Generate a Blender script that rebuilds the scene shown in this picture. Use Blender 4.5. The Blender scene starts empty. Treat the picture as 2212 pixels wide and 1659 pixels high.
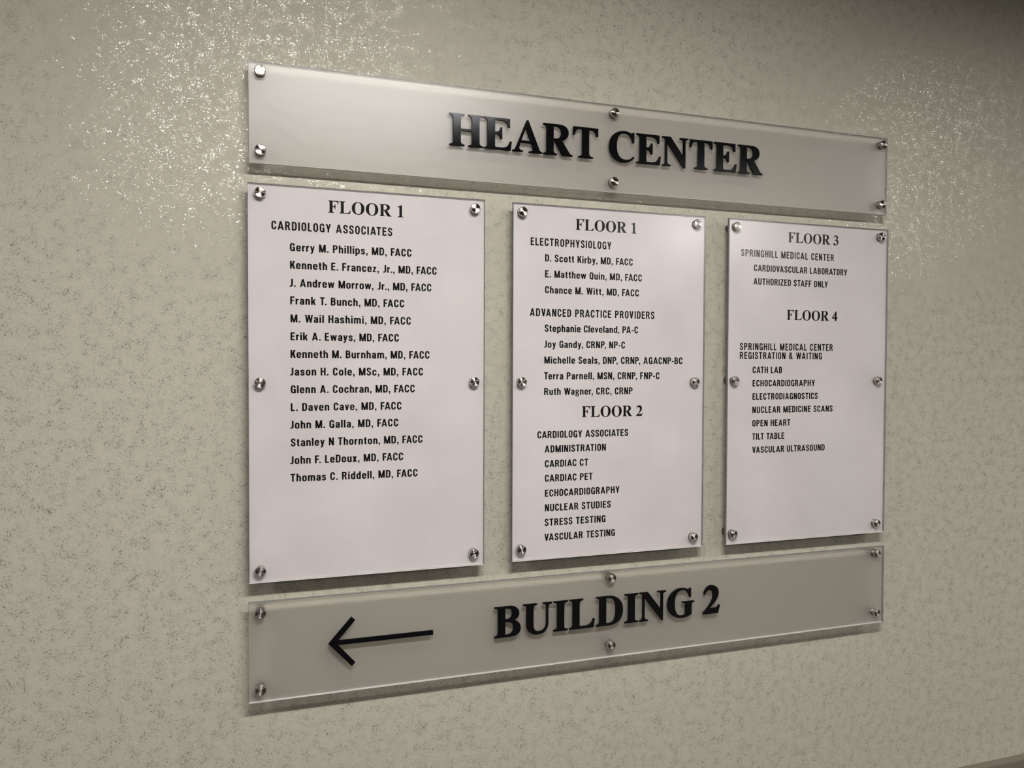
import bpy, bmesh, math, random, re
from mathutils import Vector, Matrix
from mathutils.geometry import tessellate_polygon
random.seed(4)
sc = bpy.context.scene
COL = sc.collection
EYE = 1.60            # camera height; sign heights below are relative to it
FR = -0.024           # y of the front faces of the signs (wall surface is y = 0)
# ---- camera ------------------------------------------------------------------
yaw, pitch, roll = 0.3247654, -0.0246200, 0.0036849
cy, sy, cp, sp, cr, sr = math.cos(yaw), math.sin(yaw), math.cos(pitch), math.sin(pitch), math.cos(roll), math.sin(roll)
fwd = Vector((sy*cp, cy*cp, sp)); right = Vector((cy, -sy, 0)); up = right.cross(fwd)
r2 = cr*right + sr*up; u2 = -sr*right + cr*up
cam = bpy.data.cameras.new('camera'); camo = bpy.data.objects.new('camera', cam); COL.objects.link(camo)
cam.sensor_width = 36; cam.lens = 1665/2212*36; cam.clip_start = 0.02
M = Matrix((r2, u2, -fwd)).transposed().to_4x4(); M.translation = Vector((0, FR-1.24, EYE))
camo.matrix_world = M; sc.camera = camo
# ---- exposure, world, sampling -------------------------------------------------
sc.view_settings.view_transform = 'Standard'; sc.view_settings.look = 'None'
sc.view_settings.gamma = 1; sc.view_settings.use_curve_mapping = False
sc.view_settings.exposure = 0.0
sc.cycles.use_denoising = True
sc.cycles.max_bounces = 8; sc.cycles.transparent_max_bounces = 12
sc.cycles.sample_clamp_indirect = 6
LAMP = 140.0           # radiance of the ceiling light diffusers
LAMP_COL = (1.0, 0.955, 0.925)
w = bpy.data.worlds.new('world'); sc.world = w; w.use_nodes = True
w.node_tree.nodes['Background'].inputs[0].default_value = (0.9, 0.85, 0.75, 1)
w.node_tree.nodes['Background'].inputs[1].default_value = 0.01
# ---- helpers -------------------------------------------------------------------
def mat(name):
    m = bpy.data.materials.new(name); m.use_nodes = True
    t = m.node_tree; t.nodes.clear()
    def N(kind, **kw):
        n = t.nodes.new(kind)
        for k, v in kw.items():
            if k.startswith('i_'): n.inputs[k[2:].replace('_', ' ')].default_value = v
            else: setattr(n, k, v)
        return n
    def K(a, b): t.links.new(a, b)
    out = N('ShaderNodeOutputMaterial')
    return m, N, K, out
def c4(*c): return (c[0], c[1], c[2], 1)
def principled(name, col, rough=.5, metal=0, noise=0, **kw):
    m, N, K, out = mat(name)
    p = N('ShaderNodeBsdfPrincipled', i_Roughness=rough, i_Metallic=metal)
    p.inputs['Base Color'].default_value = c4(*col)
    if noise:
        tc = N('ShaderNodeTexCoord'); n = N('ShaderNodeTexNoise', i_Scale=noise, i_Detail=4)
        K(tc.outputs['Object'], n.inputs['Vector'])
        mx = N('ShaderNodeMix', data_type='RGBA'); K(n.outputs['Fac'], mx.inputs[0])
        mx.inputs[6].default_value = c4(*[v*.85 for v in col]); mx.inputs[7].default_value = c4(*[min(1, v*1.12) for v in col])
        K(mx.outputs[2], p.inputs['Base Color'])
    for k, v in kw.items(): p.inputs[k.replace('_', ' ')].default_value = v
    K(p.outputs[0], out.inputs[0]); return m
def obj(name, me, m, parent=None):
    o = bpy.data.objects.new(name, me); COL.objects.link(o)
    if m is not None and not me.materials: me.materials.append(m)
    if parent is not None: o.parent = parent
    return o
def box_mesh(name, x0, x1, y0, y1, z0, z1, bev=0, seg=2):
    bm = bmesh.new()
    bmesh.ops.create_cube(bm, size=1, matrix=Matrix.Translation(((x0+x1)/2, (y0+y1)/2, (z0+z1)/2)) @ Matrix.Diagonal((x1-x0, y1-y0, z1-z0, 1)))
    if bev: bmesh.ops.bevel(bm, geom=bm.edges[:], offset=bev, segments=seg, affect='EDGES')
    me = bpy.data.meshes.new(name); bm.to_mesh(me); bm.free(); return me
def box(name, x0, x1, y0, y1, z0, z1, m, parent=None, bev=0):
    return obj(name, box_mesh(name, x0, x1, y0, y1, z0, z1, bev), m, parent)
def lathe_mesh(name, prof, n=48):
    """prof: (radius, height) pairs, axis = local Z"""
    V = []; F = []
    for r, h in prof:
        for k in range(n): V.append((r*math.cos(2*math.pi*k/n), r*math.sin(2*math.pi*k/n), h))
    for i in range(len(prof)-1):
        for k in range(n):
            a = i*n+k; b = i*n+(k+1) % n
            F.append((a, b, b+n, a+n))
    F.append(tuple(reversed(range(n)))); F.append(tuple(range((len(prof)-1)*n, len(prof)*n)))
    me = bpy.data.meshes.new(name); me.from_pydata(V, [], F); me.update()
    return me
def thing(name, label, cat, loc=(0, 0, 0), group=None):
    o = bpy.data.objects.new(name, None); COL.objects.link(o); o.location = loc; o.empty_display_size = .05
    o['label'] = label; o['category'] = cat
    if group: o['group'] = group
    return o
def struct(o, kind='structure'): o['kind'] = kind; return o
# ---- materials -------------------------------------------------------------------
def wall_material():
    m, N, K, out = mat('flecked_vinyl_wallcovering')
    tc = N('ShaderNodeTexCoord')
    wn = N('ShaderNodeTexNoise', i_Scale=120, i_Detail=2); K(tc.outputs['Object'], wn.inputs['Vector'])
    sub = N('ShaderNodeVectorMath', operation='SUBTRACT'); K(wn.outputs['Color'], sub.inputs[0]); sub.inputs[1].default_value = (.5, .5, .5)
    scl = N('ShaderNodeVectorMath', operation='SCALE'); K(sub.outputs[0], scl.inputs[0]); scl.inputs['Scale'].default_value = .006
    add = N('ShaderNodeVectorMath', operation='ADD'); K(tc.outputs['Object'], add.inputs[0]); K(scl.outputs[0], add.inputs[1])
    wf = N('ShaderNodeTexNoise', i_Scale=650, i_Detail=2); K(tc.outputs['Object'], wf.inputs['Vector'])
    sf = N('ShaderNodeVectorMath', operation='SUBTRACT'); K(wf.outputs['Color'], sf.inputs[0]); sf.inputs[1].default_value = (.5, .5, .5)
    cf = N('ShaderNodeVectorMath', operation='SCALE'); K(sf.outputs[0], cf.inputs[0]); cf.inputs['Scale'].default_value = .0022
    add2 = N('ShaderNodeVectorMath', operation='ADD'); K(add.outputs[0], add2.inputs[0]); K(cf.outputs[0], add2.inputs[1]); add = add2
    # where the flakes gather
    cl = N('ShaderNodeTexNoise', i_Scale=55, i_Detail=3, i_Roughness=.6); K(tc.outputs['Object'], cl.inputs['Vector'])
    clr = N('ShaderNodeMapRange', i_From_Min=.36, i_From_Max=.62, i_To_Min=.35, i_To_Max=1.25); K(cl.outputs['Fac'], clr.inputs['Value'])
    masks = []; cols = []
    for ang, cell, stretch, rad, gate, power in LAYERS:
        rot = N('ShaderNodeVectorRotate', rotation_type='Y_AXIS'); K(add.outputs[0], rot.inputs['Vector']); rot.inputs['Angle'].default_value = math.radians(ang)
        mp = N('ShaderNodeVectorMath', operation='MULTIPLY'); K(rot.outputs[0], mp.inputs[0])
        mp.inputs[1].default_value = (1/(cell*stretch), 0, 1/cell)
        sx = N('ShaderNodeSeparateXYZ'); K(mp.outputs[0], sx.inputs[0])
        cx = N('ShaderNodeCombineXYZ'); K(sx.outputs[0], cx.inputs[0]); K(sx.outputs[2], cx.inputs[1])
        v = N('ShaderNodeTexVoronoi', voronoi_dimensions='2D', i_Scale=1, i_Randomness=1); K(cx.outputs[0], v.inputs['Vector'])
        sc_ = N('ShaderNodeSeparateColor'); K(v.outputs['Color'], sc_.inputs[0])
        rr = N('ShaderNodeMath', operation='MULTIPLY'); K(sc_.outputs[0], rr.inputs[0]); rr.inputs[1].default_value = rad*1.6
        r3 = N('ShaderNodeMath', operation='MULTIPLY'); K(rr.outputs[0], r3.inputs[0]); K(clr.outputs[0], r3.inputs[1])
        d = N('ShaderNodeMath', operation='SUBTRACT'); K(r3.outputs[0], d.inputs[0]); K(v.outputs['Distance'], d.inputs[1])
        s = N('ShaderNodeMath', operation='MULTIPLY', use_clamp=True); K(d.outputs[0], s.inputs[0]); s.inputs[1].default_value = 8
        g = N('ShaderNodeMath', operation='LESS_THAN'); K(sc_.outputs[1], g.inputs[0]); g.inputs[1].default_value = gate
        mk = N('ShaderNodeMath', operation='MULTIPLY'); K(s.outputs[0], mk.inputs[0]); K(g.outputs[0], mk.inputs[1])
        m2 = N('ShaderNodeMath', operation='MULTIPLY'); K(mk.outputs[0], m2.inputs[0]); m2.inputs[1].default_value = power
        masks.append(m2.outputs[0]); cols.append(v.outputs['Color'])
    msk = masks[0]; col = cols[0]
    for k in range(1, len(masks)):
        mx = N('ShaderNodeMath', operation='MAXIMUM'); K(msk, mx.inputs[0]); K(masks[k], mx.inputs[1])
        cm = N('ShaderNodeMix', data_type='RGBA'); gt = N('ShaderNodeMath', operation='GREATER_THAN'); K(masks[k], gt.inputs[0]); K(masks[k-1] if k == 1 else prev, gt.inputs[1]); prev = mx.outputs[0]; K(gt.outputs[0], cm.inputs[0]); K(col, cm.inputs[6]); K(cols[k], cm.inputs[7])
        msk = mx.outputs[0]; col = cm.outputs[2]
    # ground colour
    n1 = N('ShaderNodeTexNoise', i_Scale=180, i_Detail=5); K(tc.outputs['Object'], n1.inputs['Vector'])
    base = N('ShaderNodeMix', data_type='RGBA'); K(n1.outputs['Fac'], base.inputs[0])
    base.inputs[6].default_value = c4(.440, .427, .348); base.inputs[7].default_value = c4(.525, .510, .420)
    dif = N('ShaderNodeBsdfDiffuse'); K(base.outputs[2], dif.inputs['Color'])
    # mica flakes: thin metal chips lying at slightly different tilts
    ts = N('ShaderNodeVectorMath', operation='SUBTRACT'); K(col, ts.inputs[0]); ts.inputs[1].default_value = (.5, .5, .5)
    t2 = N('ShaderNodeVectorMath', operation='SCALE'); K(ts.outputs[0], t2.inputs[0]); t2.inputs['Scale'].default_value = TILT
    ge = N('ShaderNodeNewGeometry'); ta = N('ShaderNodeVectorMath', operation='ADD'); K(ge.outputs['Normal'], ta.inputs[0]); K(t2.outputs[0], ta.inputs[1])
    tn = N('ShaderNodeVectorMath', operation='NORMALIZE'); K(ta.outputs[0], tn.inputs[0])
    gl = N('ShaderNodeBsdfAnisotropic', i_Roughness=FLAKE_ROUGH); gl.inputs['Color'].default_value = c4(.44, .425, .38); K(tn.outputs[0], gl.inputs['Normal'])
    fd = N('ShaderNodeBsdfDiffuse'); fd.inputs['Color'].default_value = c4(.27, .255, .205)
    fm = N('ShaderNodeMixShader'); fm.inputs[0].default_value = .5; K(fd.outputs[0], fm.inputs[1]); K(gl.outputs[0], fm.inputs[2])
    mm = N('ShaderNodeMixShader'); K(msk, mm.inputs[0]); K(dif.outputs[0], mm.inputs[1]); K(fm.outputs[0], mm.inputs[2])
    K(mm.outputs[0], out.inputs[0]); return m
LAYERS = [(35, .0011, 1.6, .34, .95, .36), (-40, .0013, 2.6, .24, .9, .40), (25, .0021, 1.7, .22, .42, .9), (-52, .0027, 2.8, .15, .42, .8), (72, .0038, 4.6, .085, .42, .85), (-15, .0017, 1.3, .23, .28, 1), (10, .0055, 1.5, .16, .22, .35)]
TILT = .34; FLAKE_ROUGH = .23
def clear_material(name, rough, tint=(1, 1, 1), wavy=0):
    m, N, K, out = mat(name)
    ge = N('ShaderNodeNewGeometry'); dt = N('ShaderNodeVectorMath', operation='DOT_PRODUCT')
    K(ge.outputs['Incoming'], dt.inputs[0]); K(ge.outputs['Normal'], dt.inputs[1])
    ab = N('ShaderNodeMath', operation='ABSOLUTE'); K(dt.outputs['Value'], ab.inputs[0])
    iv = N('ShaderNodeMath', operation='SUBTRACT', use_clamp=True); iv.inputs[0].default_value = 1; K(ab.outputs[0], iv.inputs[1])
    pw = N('ShaderNodeMath', operation='POWER'); K(iv.outputs[0], pw.inputs[0]); pw.inputs[1].default_value = 5
    f = N('ShaderNodeMath', operation='MULTIPLY_ADD'); K(pw.outputs[0], f.inputs[0]); f.inputs[1].default_value = .96; f.inputs[2].default_value = .04
    t = N('ShaderNodeBsdfTransparent'); t.inputs[0].default_value = c4(*tint)
    g = N('ShaderNodeBsdfAnisotropic', i_Roughness=rough)
    if wavy:
        tc = N('ShaderNodeTexCoord'); nz = N('ShaderNodeTexNoise', i_Scale=60, i_Detail=1); K(tc.outputs['Object'], nz.inputs['Vector'])
        bp = N('ShaderNodeBump', i_Strength=1.0, i_Distance=wavy); K(nz.outputs['Fac'], bp.inputs['Height']); K(bp.outputs[0], g.inputs['Normal'])
    mx = N('ShaderNodeMixShader'); K(f.outputs[0], mx.inputs[0]); K(t.outputs[0], mx.inputs[1]); K(g.outputs[0], mx.inputs[2])
    K(mx.outputs[0], out.inputs[0]); return m
def frost_material():
    m, N, K, out = mat('frosted_film')
    tr = N('ShaderNodeBsdfTranslucent'); tr.inputs[0].default_value = c4(.96, .942, .905)
    df = N('ShaderNodeBsdfDiffuse'); df.inputs[0].default_value = c4(.88, .852, .795)
    rf = N('ShaderNodeBsdfRefraction', i_Roughness=FROST_ROUGH, i_IOR=1.35); rf.inputs[0].default_value = c4(.97, .955, .925)
    a = N('ShaderNodeMixShader'); a.inputs[0].default_value = FROST_DIFF; K(tr.outputs[0], a.inputs[1]); K(df.outputs[0], a.inputs[2])
    b = N('ShaderNodeMixShader'); b.inputs[0].default_value = FROST_SEE; K(a.outputs[0], b.inputs[1]); K(rf.outputs[0], b.inputs[2])
    t = N('ShaderNodeBsdfTransparent'); cc = N('ShaderNodeMixShader'); cc.inputs[0].default_value = FROST_CLEAR; K(b.outputs[0], cc.inputs[1]); K(t.outputs[0], cc.inputs[2])
    K(cc.outputs[0], out.inputs[0]); return m
FROST_ROUGH = .7; FROST_DIFF = .60; FROST_SEE = .58; FROST_CLEAR = .40
def lit_edge_material():  # acrylic edge, whitened: light caught along the bottom is in the colour
    m, N, K, out = mat('acrylic_edge_lit')
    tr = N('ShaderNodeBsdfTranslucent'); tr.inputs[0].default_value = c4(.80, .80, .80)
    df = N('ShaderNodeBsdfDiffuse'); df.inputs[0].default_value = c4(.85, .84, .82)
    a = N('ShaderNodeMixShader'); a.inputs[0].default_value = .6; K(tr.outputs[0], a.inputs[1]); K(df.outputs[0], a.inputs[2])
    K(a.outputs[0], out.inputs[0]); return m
def shaded_edge_material():  # same acrylic edge, greyed: shade of top and sides is in the colour
    m, N, K, out = mat('acrylic_edge_shaded')
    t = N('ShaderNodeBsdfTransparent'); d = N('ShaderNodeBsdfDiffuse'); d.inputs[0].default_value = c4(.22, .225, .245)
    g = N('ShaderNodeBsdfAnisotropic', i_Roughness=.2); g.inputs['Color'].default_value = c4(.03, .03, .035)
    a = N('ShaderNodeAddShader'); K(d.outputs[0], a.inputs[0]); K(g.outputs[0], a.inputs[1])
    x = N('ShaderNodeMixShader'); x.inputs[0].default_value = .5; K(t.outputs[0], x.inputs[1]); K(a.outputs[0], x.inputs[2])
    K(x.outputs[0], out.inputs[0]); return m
def flat_black():
    m, N, K, out = mat('black_vinyl'); d = N('ShaderNodeBsdfDiffuse'); d.inputs[0].default_value = c4(.006, .0055, .006); K(d.outputs[0], out.inputs[0]); return m
def letter_material():
    m, N, K, out = mat('satin_black_acrylic')
    d = N('ShaderNodeBsdfDiffuse'); d.inputs[0].default_value = c4(.003, .003, .004)
    g = N('ShaderNodeBsdfAnisotropic', distribution='BECKMANN', i_Roughness=.19); g.inputs[0].default_value = c4(.9, .93, 1)
    x = N('ShaderNodeMixShader'); x.inputs[0].default_value = .04; K(d.outputs[0], x.inputs[1]); K(g.outputs[0], x.inputs[2])
    K(x.outputs[0], out.inputs[0]); return m
def turned_metal():
    m, N, K, out = mat('turned_stainless_steel')
    tg = N('ShaderNodeTangent', direction_type='RADIAL', axis='Z')
    g = N('ShaderNodeBsdfAnisotropic', i_Roughness=.22, i_Anisotropy=.93, i_Rotation=ANISO_ROT)
    g.inputs['Color'].default_value = c4(.66, .62, .58); K(tg.outputs[0], g.inputs['Tangent'])
    K(g.outputs[0], out.inputs[0]); return m
ANISO_ROT = 0.0
# ---- lettering -------------------------------------------------------------
# Sans letters: pen strokes in units of 1/100 cap height ('S' = stroked path,
# 'D' = slanted bar x0,y0,x1,y1,width, 'P' = polygon).
SANS = {
'A': (74, ['D 0 0 26 100 20', 'D 54 0 28 100 20', 'S M14 27 L60 27']),
'B': (60, ['S M10 0 L10 100', 'S M9 92 L28 92 C40 92 46 86 46 73 C46 60 40 53 28 53 L9 53', 'S M9 53 L30 53 C43 53 49 46 49 31 C49 15 43 8 30 8 L9 8']),
'C': (60, ['S M50 65 C50 84 42 93 30 93 C18 93 10 83 10 65 L10 35 C10 17 18 7 30 7 C42 7 50 17 50 36']),
'D': (60, ['S M10 0 L10 100', 'S M9 92 L27 92 C43 92 50 82 50 65 L50 35 C50 18 43 8 27 8 L9 8']),
'E': (53, ['S M10 0 L10 100', 'S M9 92 L52 92', 'S M9 52 L48 52', 'S M9 8 L53 8']),
'F': (50, ['S M10 0 L10 100', 'S M9 92 L50 92', 'S M9 50 L46 50']),
'G': (61, ['S M50 67 C50 84 42 93 30 93 C18 93 10 83 10 65 L10 35 C10 17 18 7 29 7 C39 7 45 13 48 22', 'S M32 45 L56 45', 'S M51 51 L51 0']),
'H': (62, ['S M10 0 L10 100', 'S M52 0 L52 100', 'S M9 52 L53 52']),
'I': (20, ['S M10 0 L10 100']),
'J': (42, ['S M32 100 L32 25 C32 13 27 8 16 8 L3 8']),
'K': (64, ['S M10 0 L10 100', 'D 8 32 38 100 24', 'D 40 0 19 60 24']),
'L': (49, ['S M10 0 L10 100', 'S M9 8 L49 8']),
'M': (83, ['S M10 0 L10 100', 'S M73 0 L73 100', 'D 31 0 2 100 21', 'D 31 0 60 100 21']),
'N': (63, ['S M10 0 L10 100', 'S M53 0 L53 100', 'D 40 0 2 100 21']),
'O': (60, ['S M10 65 L10 35 C10 17 18 7 30 7 C42 7 50 17 50 35 L50 65 C50 83 42 93 30 93 C18 93 10 83 10 65 Z']),
'P': (59, ['S M10 0 L10 100', 'S M9 92 L30 92 C43 92 49 85 49 71 C49 57 43 49 30 49 L9 49']),
'Q': (60, ['S M10 65 L10 35 C10 17 18 7 30 7 C42 7 50 17 50 35 L50 65 C50 83 42 93 30 93 C18 93 10 83 10 65 Z', 'D 46 -6 30 22 17']),
'R': (63, ['S M10 0 L10 100', 'S M9 92 L30 92 C43 92 49 85 49 72 C49 58 43 51 30 51 L9 51', 'D 42 0 28 50 21']),
'S': (57, ['S M47 70 C47 85 41 93 29 93 C17 93 10 86 10 74 C10 62 17 57 28 51 C40 45 47 40 47 27 C47 14 40 7 28 7 C15 7 9 15 9 31']),
'T': (58, ['S M29 0 L29 100', 'S M0 92 L58 92']),
'U': (62, ['S M10 100 L10 33 C10 15 17 7 31 7 C45 7 52 15 52 33 L52 100']),
'V': (66, ['D 23 0 0 100 21', 'D 23 0 45 100 21']),
'W': (99, ['D 19 0 0 100 20', 'D 19 0 39 100 20', 'D 60 0 40 100 20', 'D 60 0 79 100 20']),
'Y': (64, ['S M32 0 L32 42', 'D 22 34 0 100 21', 'D 22 34 43 100 21']),
'Z': (56, ['S M2 92 L55 92', 'S M0 8 L56 8', 'D 0 9 31 91 24']),
'&': (72, ['S M66 3 L24 64 C15 78 20 93 33 93 C45 93 49 82 45 73 C41 63 22 55 15 45 C7 33 8 20 17 12 C30 2 49 12 57 42']),
'-': (32, ['S M1 40 L31 40']),
'.': (20, ['P 0 0 20 0 20 19 0 19']),
',': (20, ['P 0 19 20 19 20 2 12 -19 3 -19 8 0 0 0']),
'a': (54, ['S M10 50 C12 62 17 66 27 66 C39 66 44 61 44 50 L44 0', 'S M46 41 C28 40 10 37 10 21 C10 11 15 7 23 7 C33 7 40 12 45 20', 'P 44 0 57 0 54 12 50 14']),
'b': (56, ['S M10 0 L10 100', 'S M10 47 L10 26 C10 12 17 7 28 7 C39 7 46 12 46 26 L46 47 C46 61 39 66 28 66 C17 66 10 61 10 47 Z']),
'c': (55, ['S M45 45 C45 60 39 66 28 66 C17 66 10 61 10 47 L10 26 C10 12 17 7 28 7 C39 7 45 13 45 28']),
'd': (56, ['S M46 0 L46 100', 'S M10 47 L10 26 C10 12 17 7 28 7 C39 7 46 12 46 26 L46 47 C46 61 39 66 28 66 C17 66 10 61 10 47 Z']),
'e': (56, ['S M46 24 C45 12 39 7 28 7 C17 7 10 12 10 26 L10 47 C10 61 17 66 28 66 C39 66 46 61 46 47 L46 33', 'T M10 37 L50 37']),
'g': (58, ['T M10 47 C10 36 16 30 26 30 C36 30 42 36 42 47 C42 60 36 66 26 66 C16 66 10 60 10 47 Z', 'T M16 33 C10 26 12 18 24 17 L34 16 C44 15 49 9 49 1 C49 -12 40 -18 27 -18 C15 -18 8 -14 8 -4 C8 4 14 9 22 11', 'P 36 60 46 73 58 72 58 60 48 60 42 54']),
'h': (55, ['S M10 0 L10 100', 'S M10 48 C12 60 19 66 29 66 C40 66 45 61 45 50 L45 0']),
'i': (20, ['S M10 0 L10 73', 'P 0 84 20 84 20 101 0 101']),
'k': (57, ['S M10 0 L10 100', 'D 9 24 34 73 22', 'D 35 0 18 44 22']),
'l': (20, ['S M10 0 L10 100']),
'm': (89, ['S M10 0 L10 73', 'S M10 48 C12 60 18 66 28 66 C38 66 44 61 44 50 L44 0', 'S M45 48 C47 60 53 66 63 66 C73 66 79 61 79 50 L79 0']),
'n': (55, ['S M10 0 L10 73', 'S M10 48 C12 60 19 66 29 66 C40 66 45 61 45 50 L45 0']),
'o': (56, ['S M10 47 L10 26 C10 12 17 7 28 7 C39 7 46 12 46 26 L46 47 C46 61 39 66 28 66 C17 66 10 61 10 47 Z']),
'p': (56, ['S M10 -24 L10 73', 'S M10 47 L10 26 C10 12 17 7 28 7 C39 7 46 12 46 26 L46 47 C46 61 39 66 28 66 C17 66 10 61 10 47 Z']),
'r': (37, ['S M10 0 L10 73', 'S M10 42 C12 57 19 65 37 63']),
's': (51, ['S M41 49 C41 61 35 66 25 66 C15 66 10 62 10 54 C10 46 15 43 24 39 C35 34 41 30 41 20 C41 11 35 7 25 7 C14 7 9 12 9 25']),
't': (36, ['S M17 92 L17 22 C17 11 21 8 30 8 L35 8', 'S M0 65 L34 65']),
'u': (55, ['S M10 73 L10 24 C10 12 15 7 25 7 C36 7 42 13 44 24', 'S M45 0 L45 73']),
'v': (54, ['D 18 0 0 73 19', 'D 17 0 35 73 19']),
'w': (83, ['D 15 0 0 73 19', 'D 15 0 32 73 18', 'D 50 0 33 73 18', 'D 49 0 64 73 19']),
'x': (56, ['D 0 0 33 73 23', 'D 33 0 0 73 23']),
'y': (55, ['D 18 0 0 73 20', 'D 14 -9 36 73 19', 'S M23 -6 C21 -14 17 -17 5 -17']),
'z': (48, ['T M2 65 L47 65', 'T M0 8 L48 8', 'D 0 9 24 64 22']),
}
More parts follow.
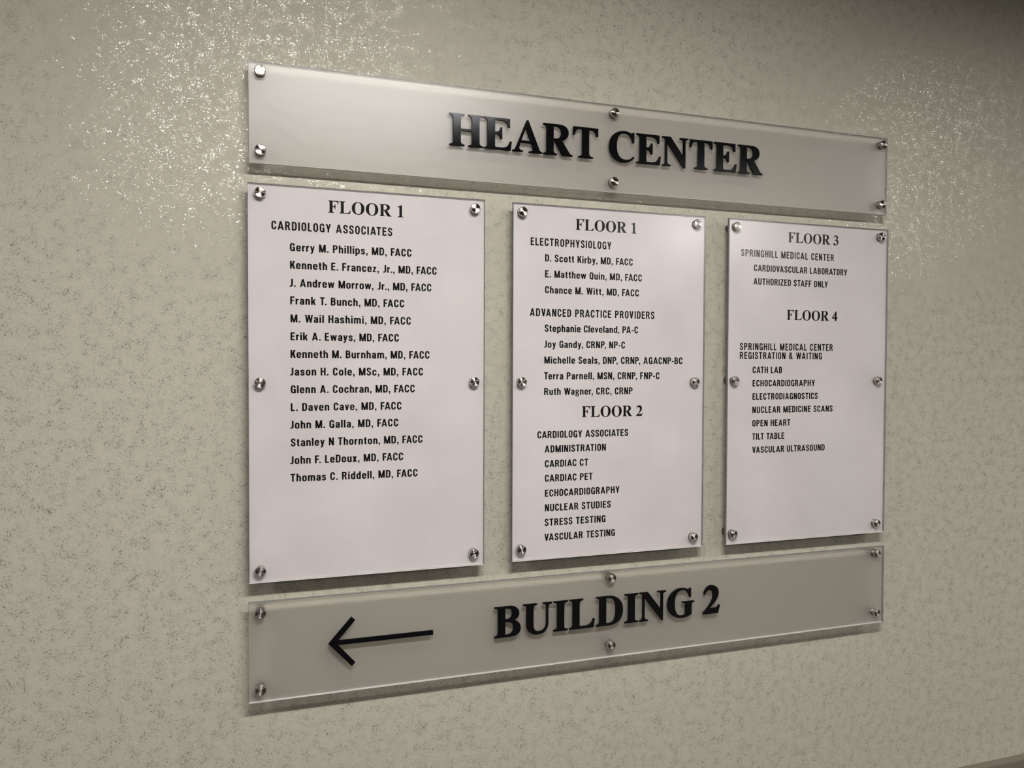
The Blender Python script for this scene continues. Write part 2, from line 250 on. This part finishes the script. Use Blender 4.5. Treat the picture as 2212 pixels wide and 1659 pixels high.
# Serif letters: filled outlines, 676 = cap height (';' separates solids)
def _stem(x0, x1, bl, br, tl, tr):
    p = ''
    if bl is not None:
        p += 'M%g 0 L%g 0 L%g 18 C%g 20 %g 34 %g 92 L%g 92 C%g 34 %g 20 %g 18 Z;' % (bl, br, br, br-28, x1+2, x1, x0, x0-2, bl+28, bl)
    if tl is not None:
        p += 'M%g 676 L%g 676 L%g 658 C%g 656 %g 642 %g 584 L%g 584 C%g 642 %g 656 %g 658 Z;' % (tl, tr, tr, tr-28, x1+2, x1, x0, x0-2, tl+28, tl)
    a = 676 if tl is None else 600
    b = 0 if bl is None else 76
    return p + 'M%g %g L%g %g L%g %g L%g %g Z;' % (x0, b, x1, b, x1, a, x0, a)
SERIF = {
'A': (722, 'M9 0 L247 0 L247 18 C190 22 158 40 158 78 C158 92 162 108 170 130 L306 510 L350 560 L374 690 L343 690 L118 148 C80 55 66 26 9 18 Z;M400 0 L700 0 L700 18 C660 24 645 40 622 98 L374 690 L343 690 L300 580 L462 178 C480 130 492 96 492 72 C492 36 470 22 400 18 Z;M155 200 L480 200 L462 240 L170 240 Z'),
'B': (667, _stem(102, 258, 16, 262, 16, 262) + 'M250 676 L365 676 C500 676 587 618 587 514 C587 430 530 380 440 358 L440 340 L250 340 L250 378 C370 378 430 420 430 510 C430 598 380 640 300 640 L250 640 Z;M250 0 L360 0 C530 0 622 62 622 182 C622 290 540 348 420 362 L250 370 L250 336 L290 336 C400 336 462 290 462 186 C462 84 400 36 300 36 L250 36 Z'),
'C': (722, 'M675 676 L653 676 C648 655 636 646 620 646 C610 646 596 650 576 660 C530 681 482 691 424 691 C210 691 49 545 49 332 C49 122 196 -19 412 -19 C525 -19 610 18 684 104 L662 126 C600 62 540 36 462 36 C310 36 228 146 228 345 C228 540 306 652 436 652 C550 652 620 580 650 450 L675 450 Z'),
'D': (722, _stem(102, 258, 14, 262, 14, 262) + 'M250 676 L330 676 C560 676 690 552 690 340 C690 124 560 0 320 0 L250 0 L250 36 L320 36 C460 36 520 130 520 338 C520 548 460 640 310 640 L250 640 Z'),
'E': (667, _stem(102, 258, 16, 262, 16, 262) + 'M250 676 L603 676 L603 498 L576 498 C560 596 508 638 392 638 L250 638 Z;M250 372 C345 372 382 396 396 476 L424 476 L424 236 L396 236 C382 312 345 334 250 334 Z;M250 0 L618 0 L643 188 L613 188 C580 84 520 38 400 38 L310 38 C270 38 258 46 258 80 L250 80 Z'),
'F': (611, _stem(102, 258, 16, 345, 16, 262) + 'M250 676 L583 676 L583 498 L556 498 C540 596 490 638 384 638 L250 638 Z;M250 368 C345 368 378 392 392 472 L420 472 L420 228 L392 228 C378 306 345 330 250 330 Z'),
'G': (778, 'M663 676 L641 676 C636 655 626 646 610 646 C600 646 586 650 566 660 C520 681 474 691 416 691 C204 691 37 545 37 332 C37 122 190 -19 418 -19 C520 -19 612 6 680 48 L680 100 L530 60 C500 30 470 18 428 18 C290 18 216 130 216 345 C216 540 292 652 422 652 C536 652 606 580 638 458 L663 458 Z;M526 60 L680 48 L680 260 C680 318 700 334 755 340 L755 358 L440 358 L440 340 C510 334 526 318 526 260 Z'),
'H': (778, _stem(102, 258, 18, 342, 18, 342) + _stem(520, 676, 436, 760, 436, 760) + 'M250 322 L530 322 L530 360 L250 360 Z'),
'I': (389, _stem(116, 273, 22, 367, 22, 367)),
'L': (667, _stem(102, 258, 16, 262, 16, 350) + 'M250 0 L610 0 L641 190 L611 190 C580 88 516 38 400 38 L310 38 C270 38 258 46 258 80 L250 80 Z'),
'N': (722, _stem(98, 136, 16, 230, None, None).replace(' 676 ', ' 640 ') + _stem(588, 626, None, None, 492, 706) + 'M16 676 L228 676 L606 200 L626 180 L626 -18 L598 -18 L120 584 C90 630 60 654 16 658 Z;M588 130 L626 130 L626 620 L588 620 Z'),
'O': (778, 'M389 691 C592 691 742 545 742 338 C742 128 592 -19 389 -19 C186 -19 36 128 36 338 C36 545 186 691 389 691 Z H389 656 C268 656 214 556 214 336 C214 116 268 16 389 16 C510 16 564 116 564 336 C564 556 510 656 389 656 Z'),
'R': (722, _stem(102, 258, 20, 342, 20, 262) + 'M250 676 L380 676 C540 676 620 612 620 502 C620 394 530 330 380 322 L250 322 L250 356 L290 356 C400 356 454 404 454 500 C454 596 410 640 310 640 L250 640 Z;M280 340 L480 0 L718 0 L718 18 C676 24 660 36 640 64 L440 350 Z'),
'T': (667, _stem(255, 411, 158, 508, None, None) + 'M31 676 L636 676 L636 500 L610 500 C590 596 548 640 456 640 L411 640 L411 600 L255 600 L255 640 L211 640 C119 640 77 596 57 500 L31 500 Z'),
'U': (722, _stem(98, 254, None, None, 14, 340).replace('M98 0 L254 0', 'M98 230 L254 230') + _stem(574, 612, None, None, 490, 702).replace('M574 0 L612 0', 'M574 230 L612 230') + 'M98 240 L98 220 C98 70 190 -19 355 -19 C520 -19 612 70 612 230 L612 240 L574 240 L574 226 C574 100 500 36 400 36 C300 36 254 100 254 220 L254 240 Z'),
'1': (500, 'M188 60 L332 60 L332 690 L304 690 L66 586 L66 566 L92 572 C150 584 188 570 188 500 Z;M70 0 L442 0 L442 18 C370 22 334 36 332 100 L188 100 C186 36 150 22 70 18 Z'),
'2': (500, 'M30 484 C62 616 136 688 244 688 C362 688 438 612 438 506 C438 380 340 270 166 124 L358 124 C408 124 434 140 456 192 L478 186 L424 0 L18 0 L18 28 C206 196 296 320 296 440 C296 530 250 582 180 582 C118 582 76 546 52 478 Z'),
'3': (500, 'M28 520 C70 632 140 688 232 688 C342 688 416 624 416 530 C416 466 386 422 318 388 C412 352 460 292 460 204 C460 72 350 -14 176 -14 C76 -14 18 22 18 78 C18 118 46 142 86 142 C118 142 142 130 174 88 C204 50 230 34 262 34 C312 34 344 80 344 148 C344 250 266 320 130 326 L130 346 C236 372 292 424 292 506 C292 564 250 604 190 604 C134 604 90 574 52 510 Z'),
'4': (500, 'M258 0 L396 0 L396 676 L352 676 L258 548 Z;M24 248 L24 164 L476 164 L476 258 L110 258 L258 480 L258 560 L352 676 L340 676 L24 248 Z'),
}
import math
def path_pts(s, n=7):
    """flatten an absolute M/L/C/Z path to a list of (points, closed)"""
    out = []; cur = []; closed = False
    for tok in re.findall(r'[MLCZH][^MLCZH]*', s):
        c = tok[0]; v = [float(t) for t in tok[1:].split()]
        if c in 'MH':
            if cur: out.append((cur, closed))
            cur = [(v[0], v[1])]; closed = False
        elif c == 'L': cur.append((v[0], v[1]))
        elif c == 'C':
            x0, y0 = cur[-1]
            for k in range(1, n + 1):
                t = k / n; u = 1 - t
                cur.append((u**3*x0 + 3*u*u*t*v[0] + 3*u*t*t*v[2] + t**3*v[4],
                            u**3*y0 + 3*u*u*t*v[1] + 3*u*t*t*v[3] + t**3*v[5]))
        elif c == 'Z': closed = True
    out.append((cur, closed))
    return out
def clean(p):
    q = []
    for a in p:
        if not q or abs(a[0]-q[-1][0]) + abs(a[1]-q[-1][1]) > 1e-6: q.append(a)
    if len(q) > 1 and abs(q[0][0]-q[-1][0]) + abs(q[0][1]-q[-1][1]) < 1e-6: q.pop()
    return q
def stroke_quads(pts, closed, wx, wy):
    """strips of quads: the path swept with an elliptical pen (wx, wy)"""
    pts = clean(pts) if closed else pts
    n = len(pts); L = []; R = []
    for i in range(n):
        a = pts[i-1] if (i > 0 or closed) else pts[i]
        b = pts[(i+1) % n] if (i < n-1 or closed) else pts[i]
        def unit(p, q):
            d = math.hypot(q[0]-p[0], q[1]-p[1]) or 1
            return ((q[0]-p[0])/d, (q[1]-p[1])/d)
        t1 = unit(a, pts[i]) if a != pts[i] else None
        t2 = unit(pts[i], b) if b != pts[i] else None
        if t1 is None: t1 = t2
        if t2 is None: t2 = t1
        tx, ty = t1[0]+t2[0], t1[1]+t2[1]; m = math.hypot(tx, ty) or 1
        nx, ny = -ty/m, tx/m
        L.append((pts[i][0] + nx*wx/2, pts[i][1] + ny*wy/2)); R.append((pts[i][0] - nx*wx/2, pts[i][1] - ny*wy/2))
    q = []
    for i in range(n if closed else n-1):
        j = (i+1) % n
        q.append([L[i], R[i], R[j], L[j]])
    return q
_cache = {}
def glyph(style, ch):
    """list of closed outlines [ [outer, hole...] ] and the advance width, cap height = 1"""
    key = (style, ch)
    if key in _cache: return _cache[key]
    res = []
    if style == 'serif':
        adv, s = SERIF[ch]
        for part in s.split(';'):
            if part.strip():
                res.append([[(x/676, y/676) for x, y in clean(p)] for p, _ in path_pts(part, 9)])
        w = adv/676
    else:
        adv, items = SANS[ch]
        pen = 21.5 if style != 'head' else 20.5
        for it in items:
            k, s = it[0], it[2:]
            if k in 'ST':
                for p, c in path_pts(s):
                    if k == 'T': ww, hh = pen-4, 12
                    else: ww, hh = pen, 17
                    for qd in stroke_quads(p, c, ww, hh): res.append([qd])
            else:
                v = [float(t) for t in s.split()]
                if k == 'D': v = [v[0], v[1], v[0]+v[4], v[1], v[2]+v[4], v[3], v[2], v[3]]
                res.append([[(v[i], v[i+1]) for i in range(0, len(v), 2)]])
        res = [[[(x/100, y/100) for x, y in p] for p in o] for o in res]
        w = adv/100
    _cache[key] = (res, w)
    return _cache[key]
KERN = {'FA': -12, 'F.': -12, 'AT': -11, 'TA': -11, 'AV': -12, 'VA': -12, 'AY': -12, 'LT': -9, 'LY': -11, 'LA': 0, 'PA': -10, 'P,': -12, 'P-': -3,
        'T.': -12, 'Te': -9, 'To': -9, 'Wa': -6, 'WA': -8, 'r,': -7, 'r.': -7, 'y,': -6, 'rr': -2, 'ry': -2, 'Ke': -5, 'Ki': -4, 'RY': -5, 'OY': -4, 'GY': -3,
        'CA': -4, 'AC': -4, 'DA': -3, 'OV': -4, 'RA': -3, 'RT': -3, 'AR': -2, 'AU': -2, 'UA': -2, 'KA': -3, 'we': -3, 'ew': -3, 'ow': -3, 'ay': -3, 'av': -3, 've': -3, 'ev': -3,
        'ye': -3, 'rb': -2, 'rn': 0, 'FN': 0, 'L.': 0, 'Ga': 0, 'w,': -5, 'ux': -3, 'ez': -2}
def layout(style, text, width, h):
    """x offsets of each character so that the line spans exactly `width`"""
    xs = {'head': .93, 'serif': 1.0}.get(style, 1.0)
    gap = 0 if style == 'serif' else .09
    sp = {'serif': .25/.676}.get(style, .33)
    x = 0; pos = []
    lsb = 0
    for i, ch in enumerate(text):
        if ch == ' ':
            x += sp; pos.append(None); continue
        o, w = glyph(style, ch)
        if style != 'serif' and i: x += KERN.get(text[i-1:i+1], 0)/100
        pos.append(x); x += w*xs + gap
    allx = [pos[i] + p[0]*xs for i, ch in enumerate(text) if ch != ' ' for o in glyph(style, ch)[0] for p in o[0]]
    x0, x1 = min(allx), max(allx)
    n = len(text) - 1
    track = (width/h - (x1 - x0)) / max(n, 1) if n else 0
    out = []
    for i, ch in enumerate(text):
        if ch != ' ': out.append((ch, (pos[i] + track*i - x0) * h, xs))
    return out, track
LINES = [
('left','serif','FLOOR 1',0.1134,0.2330,0.2380),
('left','head','CARDIOLOGY ASSOCIATES',0.0283,0.2143,0.2068),
('left','name','Gerry M. Phillips, MD, FACC',0.0555,0.2458,0.1751),
('left','name','Kenneth E. Francez, Jr., MD, FACC',0.0556,0.2875,0.1477),
('left','name','J. Andrew Morrow, Jr., MD, FACC',0.0550,0.2787,0.1200),
('left','name','Frank T. Bunch, MD, FACC',0.0557,0.2339,0.0927),
('left','name','M. Wail Hashimi, MD, FACC',0.0561,0.2448,0.0649),
('left','name','Erik A. Eways, MD, FACC',0.0560,0.2251,0.0371),
('left','name','Kenneth M. Burnham, MD, FACC',0.0559,0.2757,0.0098),
('left','name','Jason H. Cole, MSc, MD, FACC',0.0554,0.2650,-0.0176),
('left','name','Glenn A. Cochran, MD, FACC',0.0561,0.2512,-0.0452),
('left','name','L. Daven Cave, MD, FACC',0.0560,0.2294,-0.0729),
('left','name','John M. Galla, MD, FACC',0.0554,0.2242,-0.1003),
('left','name','Stanley N Thornton, MD, FACC',0.0558,0.2642,-0.1280),
('left','name','John F. LeDoux, MD, FACC',0.0552,0.2323,-0.1556),
('left','name','Thomas C. Riddell, MD, FACC',0.0553,0.2559,-0.1832),
('mid','serif','FLOOR 1',0.5346,0.6529,0.2361),
('mid','head','ELECTROPHYSIOLOGY',0.4513,0.6034,0.2051),
('mid','name','D. Scott Kirby, MD, FACC',0.4778,0.6462,0.1785),
('mid','name','E. Matthew Quin, MD, FACC',0.4780,0.6647,0.1511),
('mid','name','Chance M. Witt, MD, FACC',0.4780,0.6588,0.1239),
('mid','head','ADVANCED PRACTICE PROVIDERS',0.4505,0.6904,0.0841),
('mid','name','Stephanie Cleveland, PA-C',0.4776,0.6577,0.0576),
('mid','name','Joy Gandy, CRNP, NP-C',0.4771,0.6319,0.0302),
('mid','name','Michelle Seals, DNP, CRNP, AGACNP-BC',0.4774,0.7493,0.0027),
('mid','name','Terra Parnell, MSN, CRNP, FNP-C',0.4772,0.7020,-0.0247),
('mid','name','Ruth Wagner, CRC, CRNP',0.4773,0.6476,-0.0517),
('mid','serif','FLOOR 2',0.5484,0.6677,-0.0911),
('mid','caps','CARDIOLOGY ASSOCIATES',0.4651,0.6394,-0.1265),
('mid','caps','ADMINISTRATION',0.4788,0.5956,-0.1516),
('mid','caps','CARDIAC CT',0.4793,0.5613,-0.1771),
('mid','caps','CARDIAC PET',0.4794,0.5699,-0.2024),
('mid','caps','ECHOCARDIOGRAPHY',0.4796,0.6230,-0.2284),
('mid','caps','NUCLEAR STUDIES',0.4797,0.6058,-0.2539),
('mid','caps','STRESS TESTING',0.4793,0.5957,-0.2793),
('mid','caps','VASCULAR TESTING',0.4791,0.6145,-0.3053),
('right','serif','FLOOR 3',0.9789,1.0980,0.2387),
('right','head','SPRINGHILL MEDICAL CENTER',0.8731,1.0876,0.2069),
('right','caps','CARDIOVASCULAR LABORATORY',0.9019,1.1205,0.1799),
('right','caps','AUTHORIZED STAFF ONLY',0.9013,1.0736,0.1544),
('right','serif','FLOOR 4',0.9779,1.0981,0.0894),
('right','head','SPRINGHILL MEDICAL CENTER',0.8725,1.0879,0.0301),
('right','head','REGISTRATION & WAITING',0.8727,1.0620,0.0131),
('right','caps','CATH LAB',0.9015,0.9687,-0.0137),
('right','caps','ECHOCARDIOGRAPHY',0.9017,1.0459,-0.0391),
('right','caps','ELECTRODIAGNOSTICS',0.9019,1.0531,-0.0645),
('right','caps','NUCLEAR MEDICINE SCANS',0.9020,1.0894,-0.0899),
('right','caps','OPEN HEART',0.9020,0.9891,-0.1155),
('right','caps','TILT TABLE',0.9022,0.9756,-0.1409),
('right','caps','VASCULAR ULTRASOUND',0.9025,1.0715,-0.1664),
]
M1, M3 = 1.0, .65   # brightness factor of each row
LAMPS = [(.32, -1.17, .055, M1, 'linear ceiling light above and in front of the left end of the signs'),
         (3.05, -1.17, .055, .8, 'linear ceiling light in the same row, far right of the signs'),
         (-2.25, -1.17, .055, M1, 'linear ceiling light in the same row, far left of the signs'),
         (2.95, -3.34, .15, M3, 'linear ceiling light in the second row, farther from the sign wall')]
SIGNS = [
 ('top', 'header_sign', 'wide frosted acrylic sign reading HEART CENTER in raised black letters, above the three white panels',
  (-.0038, 1.2127, .4580, .3057), [(.0127, .4437), (.0127, .3246), (.6055, .4437), (.6047, .3232), (1.1992, .4437), (1.1987, .3246)], True),
 ('left', 'directory_sign', 'leftmost white directory panel with FLOOR 1 heading and one long list of names',
  (-.0061, .3687, .2751, -.3365), [(.0122, .2605), (.3513, .2592), (.0110, -.0285), (.3505, -.0283), (.0105, -.3178), (.3504, -.3158)], False),
 ('mid', 'directory_sign', 'middle white directory panel with FLOOR 1 and FLOOR 2 headings',
  (.4193, .7930, .2747, -.3361), [(.4350, .2595), (.7744, .2598), (.4345, -.0286), (.7727, -.0298), (.4349, -.3158), (.7722, -.3171)], False),
 ('right', 'directory_sign', 'rightmost white directory panel with FLOOR 3 and FLOOR 4 headings',
  (.8449, 1.2187, .2754, -.3371), [(.8596, .2602), (1.1986, .2602), (.8582, -.0278), (1.1961, -.0285), (.8578, -.3170), (1.1970, -.3178)], False),
 ('bot', 'building_sign', 'wide frosted acrylic sign with raised left arrow and BUILDING 2, below the three white panels',
  (-.0072, 1.2201, -.3669, -.5222), [(.0100, -.3828), (.0100, -.5022), (.6054, -.3794), (.6052, -.5002), (1.1993, -.3802), (1.2003, -.5012)], True),
]
RAISED = [('top', 'HEART', .3073, .5730, .3603), ('top', 'CENTER', .5952, .9132, .3603), ('bot', 'BUILDING', .3870, .7742, -.4632), ('bot', '2', .7943, .8284, -.4632)]
M_WALL = wall_material()
M_CLEAR = clear_material('clear_acrylic', .20)
M_CLEARF = clear_material('satin_acrylic', .35, wavy=.00028)
M_EDGE_SHADED = shaded_edge_material()
M_FROST = frost_material()
M_EDGE_LIT = lit_edge_material()
M_BACK = principled('white_backing', (.635, .60, .59), .6, noise=9)
M_TEXT = flat_black()
M_LETTER = letter_material()
M_CAP = turned_metal()
M_STEEL = principled('polished_steel', (.60, .57, .53), .14, 1)
M_BARREL = principled('brushed_steel_shaded', (.20, .18, .16), .4, 1)  # steel darkened: shade behind the signs is put into the colour
# ---- the room ----------------------------------------------------------------------
CEIL = 2.52
struct(box('wall_back', -4.2, 6.2, 0, .12, 0, CEIL, M_WALL))
plain = principled('painted_wall', (.13, .12, .10), .7, noise=3)
struct(box('wall_left', -4.32, -4.2, -5.2, .12, 0, CEIL, plain))
struct(box('wall_right', 6.2, 6.32, -5.2, .12, 0, CEIL, plain))
struct(box('wall_front', -4.32, 6.32, -5.32, -5.2, 0, CEIL, plain))
struct(box('floor', -4.32, 6.32, -5.32, .12, -.1, 0, principled('floor_tile', (.055, .048, .04), .5, noise=6)))
struct(box('ceiling', -4.32, 6.32, -5.32, .12, CEIL, CEIL+.1, principled('ceiling_board', (.45, .43, .40), .8, noise=20)))
M_RAIL = principled('dark_vinyl_bumper', (.17, .15, .118), .5, noise=30)
RZ = EYE - .8745
struct(box('trim_1', -4.2, 6.2, -.022, 0, RZ-.15, RZ, M_RAIL, bev=.0015))
struct(box('baseboard_back', -4.2, 6.2, -.012, 0, 0, .10, M_RAIL, bev=.003))
# ---- ceiling lights -------------------------------------------------------------------
M_HOUSE = principled('white_enamel', (.7, .7, .68), .4)
for x, y, W_, power, lab in LAMPS:
    m_em, N, K, out = mat('lamp_diffuser')
    e = N('ShaderNodeEmission'); e.inputs[0].default_value = c4(*LAMP_COL); e.inputs[1].default_value = LAMP*power; K(e.outputs[0], out.inputs[0])
    t = thing('ceiling_light', lab, 'ceiling light', (x, y, CEIL), 'linear ceiling lights')
    L = .43
    box('housing', -L-.02, -L, -W_-.02, W_+.02, -.012, 0, M_HOUSE, t)
    box('housing', L, L+.02, -W_-.02, W_+.02, -.012, 0, M_HOUSE, t)
    box('housing', -L, L, -W_-.02, -W_, -.012, 0, M_HOUSE, t)
    box('housing', -L, L, W_, W_+.02, -.012, 0, M_HOUSE, t)
    box('diffuser', -L, L, -W_, W_, -.006, -.001, m_em, t)
# ---- lettering meshes ---------------------------------------------------------------------
def inflate(poly, d, hole=False):
    a = sum(poly[i-1][0]*poly[i][1]-poly[i][0]*poly[i-1][1] for i in range(len(poly)))
    s = (1 if a > 0 else -1) * (-1 if hole else 1)
    out = []; n = len(poly)
    for i in range(n):
        p, q, r = poly[i-1], poly[i], poly[(i+1) % n]
        e1 = (q[0]-p[0], q[1]-p[1]); e2 = (r[0]-q[0], r[1]-q[1])
        l1 = math.hypot(*e1); l2 = math.hypot(*e2)
        n1 = (e1[1]/l1, -e1[0]/l1); n2 = (e2[1]/l2, -e2[0]/l2)
        bx, by = n1[0]+n2[0], n1[1]+n2[1]; bb = bx*bx+by*by
        k = min(2/bb if bb > 1e-6 else 1, 1.4)
        out.append((q[0]+s*d*bx*k, q[1]+s*d*by*k))
    return out
def outlines(style, ch):
    os_, w_ = glyph(style, ch)
    if style == 'serif':
        return [[inflate(o[0], .0075)] + [inflate(h_, .0075, True) for h_ in o[1:]] for o in os_]
    return os_
def split_holes(outs):
    return outs
def flat_text(style, text, x0, x1, z, h, y):
    out_, tr = layout(style, text, x1-x0, h); V = []; F = []
    for ch, ox, xs in out_:
        for o in outlines(style, ch):
            P = [[Vector((ox+a*xs*h, b*h, 0)) for a, b in l] for l in o]
            b0 = len(V); V += [(x0+p.x, y, z+p.y) for l in P for p in l]
            for t in tessellate_polygon(P):
                F.append([b0+k for k in t])
    me = bpy.data.meshes.new('lettering'); me.from_pydata(V, [], F)
    bm = bmesh.new(); bm.from_mesh(me)
    for f in bm.faces:
        f.normal_update()
        if f.normal.y > 0: f.normal_flip()
    bm.to_mesh(me); bm.free(); return me
def solid_glyph(outs, h, y0, y1, ox=0, oz=0):
    """outline solids standing from y0 (back) to y1 (front)"""
    V = []; F = []
    for i_, o in enumerate(outs):
        y1 -= 8e-6
        P = [[Vector((ox+a*h, oz+b*h, 0)) for a, b in l] for l in o]
        fl = [p for l in P for p in l]; n = len(fl); b0 = len(V)
        V += [(p.x, y1, p.y) for p in fl] + [(p.x, y0, p.y) for p in fl]
        for t in tessellate_polygon(P):
            F.append([b0+k for k in t]); F.append([b0+n+k for k in reversed(t)])
        s = b0
        for l in P:
            m_ = len(l)
            for k in range(m_): F.append([s+k, s+(k+1) % m_, s+n+(k+1) % m_, s+n+k])
            s += m_
    me = bpy.data.meshes.new('letter'); me.from_pydata(V, [], F)
    bm = bmesh.new(); bm.from_mesh(me); bmesh.ops.recalc_face_normals(bm, faces=bm.faces[:]); bm.to_mesh(me); bm.free()
    return me
# ---- standoffs (shared meshes) ----------------------------------------------------------------
R = .0083
def make_cap_meshes():
    side = lathe_mesh('cap', [(R, 0), (R, .0044), (R-.0009, .0053), (R-.0009, .0054)], 56)
    for p in side.polygons: p.use_smooth = len(p.vertices) == 4
    face = lathe_mesh('cap_face', [(R-.0012, .0050), (R-.0009, .0055)], 56)
    barrel = lathe_mesh('standoff', [(.0078, 0), (.0078, .0243)], 32)
    for p in barrel.polygons: p.use_smooth = len(p.vertices) == 4
    return side, face, barrel
CAP, FACE, BARREL = make_cap_meshes()
CAP.materials.append(M_STEEL); FACE.materials.append(M_CAP); BARREL.materials.append(M_BARREL)
OUTWARD = Matrix.Rotation(math.radians(90), 4, 'X')   # local Z -> -Y (out of the wall)
def standoffs(parent, pts):
    for x, z in pts:
        b = obj('standoff', BARREL, None, parent); b.matrix_local = Matrix.Translation((x, 0, EYE+z)) @ OUTWARD
        c = obj('cap', CAP, None, b); c.location = (0, 0, -FR)
        f = obj('cap_face', FACE, None, b); f.location = (0, 0, -FR)
def sign(name, label, x0, x1, zt, zb, caps, frosted):
    t = thing(name, label, 'sign', (0, 0, 0))
    a, b = EYE+zb, EYE+zt
    box('acrylic_sheet', x0+.0003, x1-.0003, FR, FR+.0055, a+.0003, b-.0003, M_CLEARF if frosted else M_CLEAR, t)
    if frosted:
        box('frosted_backing', x0, x1, FR+.0057, FR+.0058, a, b, M_FROST, t)
    else:
        box('white_backing', x0+.0005, x1-.0005, FR+.0038, FR+.0060, a+.0005, b-.0005, M_BACK, t)
    e = .0005
    def strip(bars, m, nm):
        bm = bmesh.new()
        for (p, q, r, s) in bars:
            bmesh.ops.create_cube(bm, size=1, matrix=Matrix.Translation(((p+q)/2, FR+.0029, (r+s)/2)) @ Matrix.Diagonal((q-p, .0057, s-r, 1)))
        me = bpy.data.meshes.new('edge'); bm.to_mesh(me); bm.free(); obj(nm, me, m, t)
    strip([(x0, x1, b, b+e), (x0-e, x0, a, b+e), (x1, x1+e, a, b+e)], M_EDGE_SHADED, 'shaded_edge')  # top and sides, painted as if in shade
    strip([(x0-e, x1+e, a-e, a)], M_EDGE_LIT, 'lit_edge')  # bottom, painted as if catching the light
    standoffs(t, caps)
    return t
for key, name, label, rect, caps, frosted in SIGNS:
    t = sign(name, label, *rect, caps, frosted)
    for p, style, text, x0, x1, z in LINES:
        if p != key: continue
        h = {'serif': .0189, 'head': .0133, 'name': .01235, 'caps': .01235}[style]
        o = obj('heading' if style in ('serif', 'head') else 'text_line', flat_text(style, text, x0, x1, EYE+z, h, FR+.0037), M_TEXT, t)
        if style == 'serif': o['label'] = 'bold serif heading in black'
    for p, text, x0, x1, z in RAISED:
        if p != key: continue
        out_, tr = layout('serif', text, x1-x0, .0517)
        for ch, ox, xs in out_:
            o = obj('letter', solid_glyph(outlines('serif', ch), .0517, 0, -.004), M_LETTER, t)
            o.location = (x0+ox, FR, EYE+z)
    if key == 'bot':
        A = [(.1120, -.4420), (.1478, -.4026), (.1535, -.4079), (.1264, -.4383), (.2806, -.4383), (.2806, -.4453), (.1264, -.4453), (.1537, -.4762), (.1482, -.4815)]
        obj('arrow', solid_glyph([[A]], 1.0, FR, FR-.004, 0, EYE), M_LETTER, t)
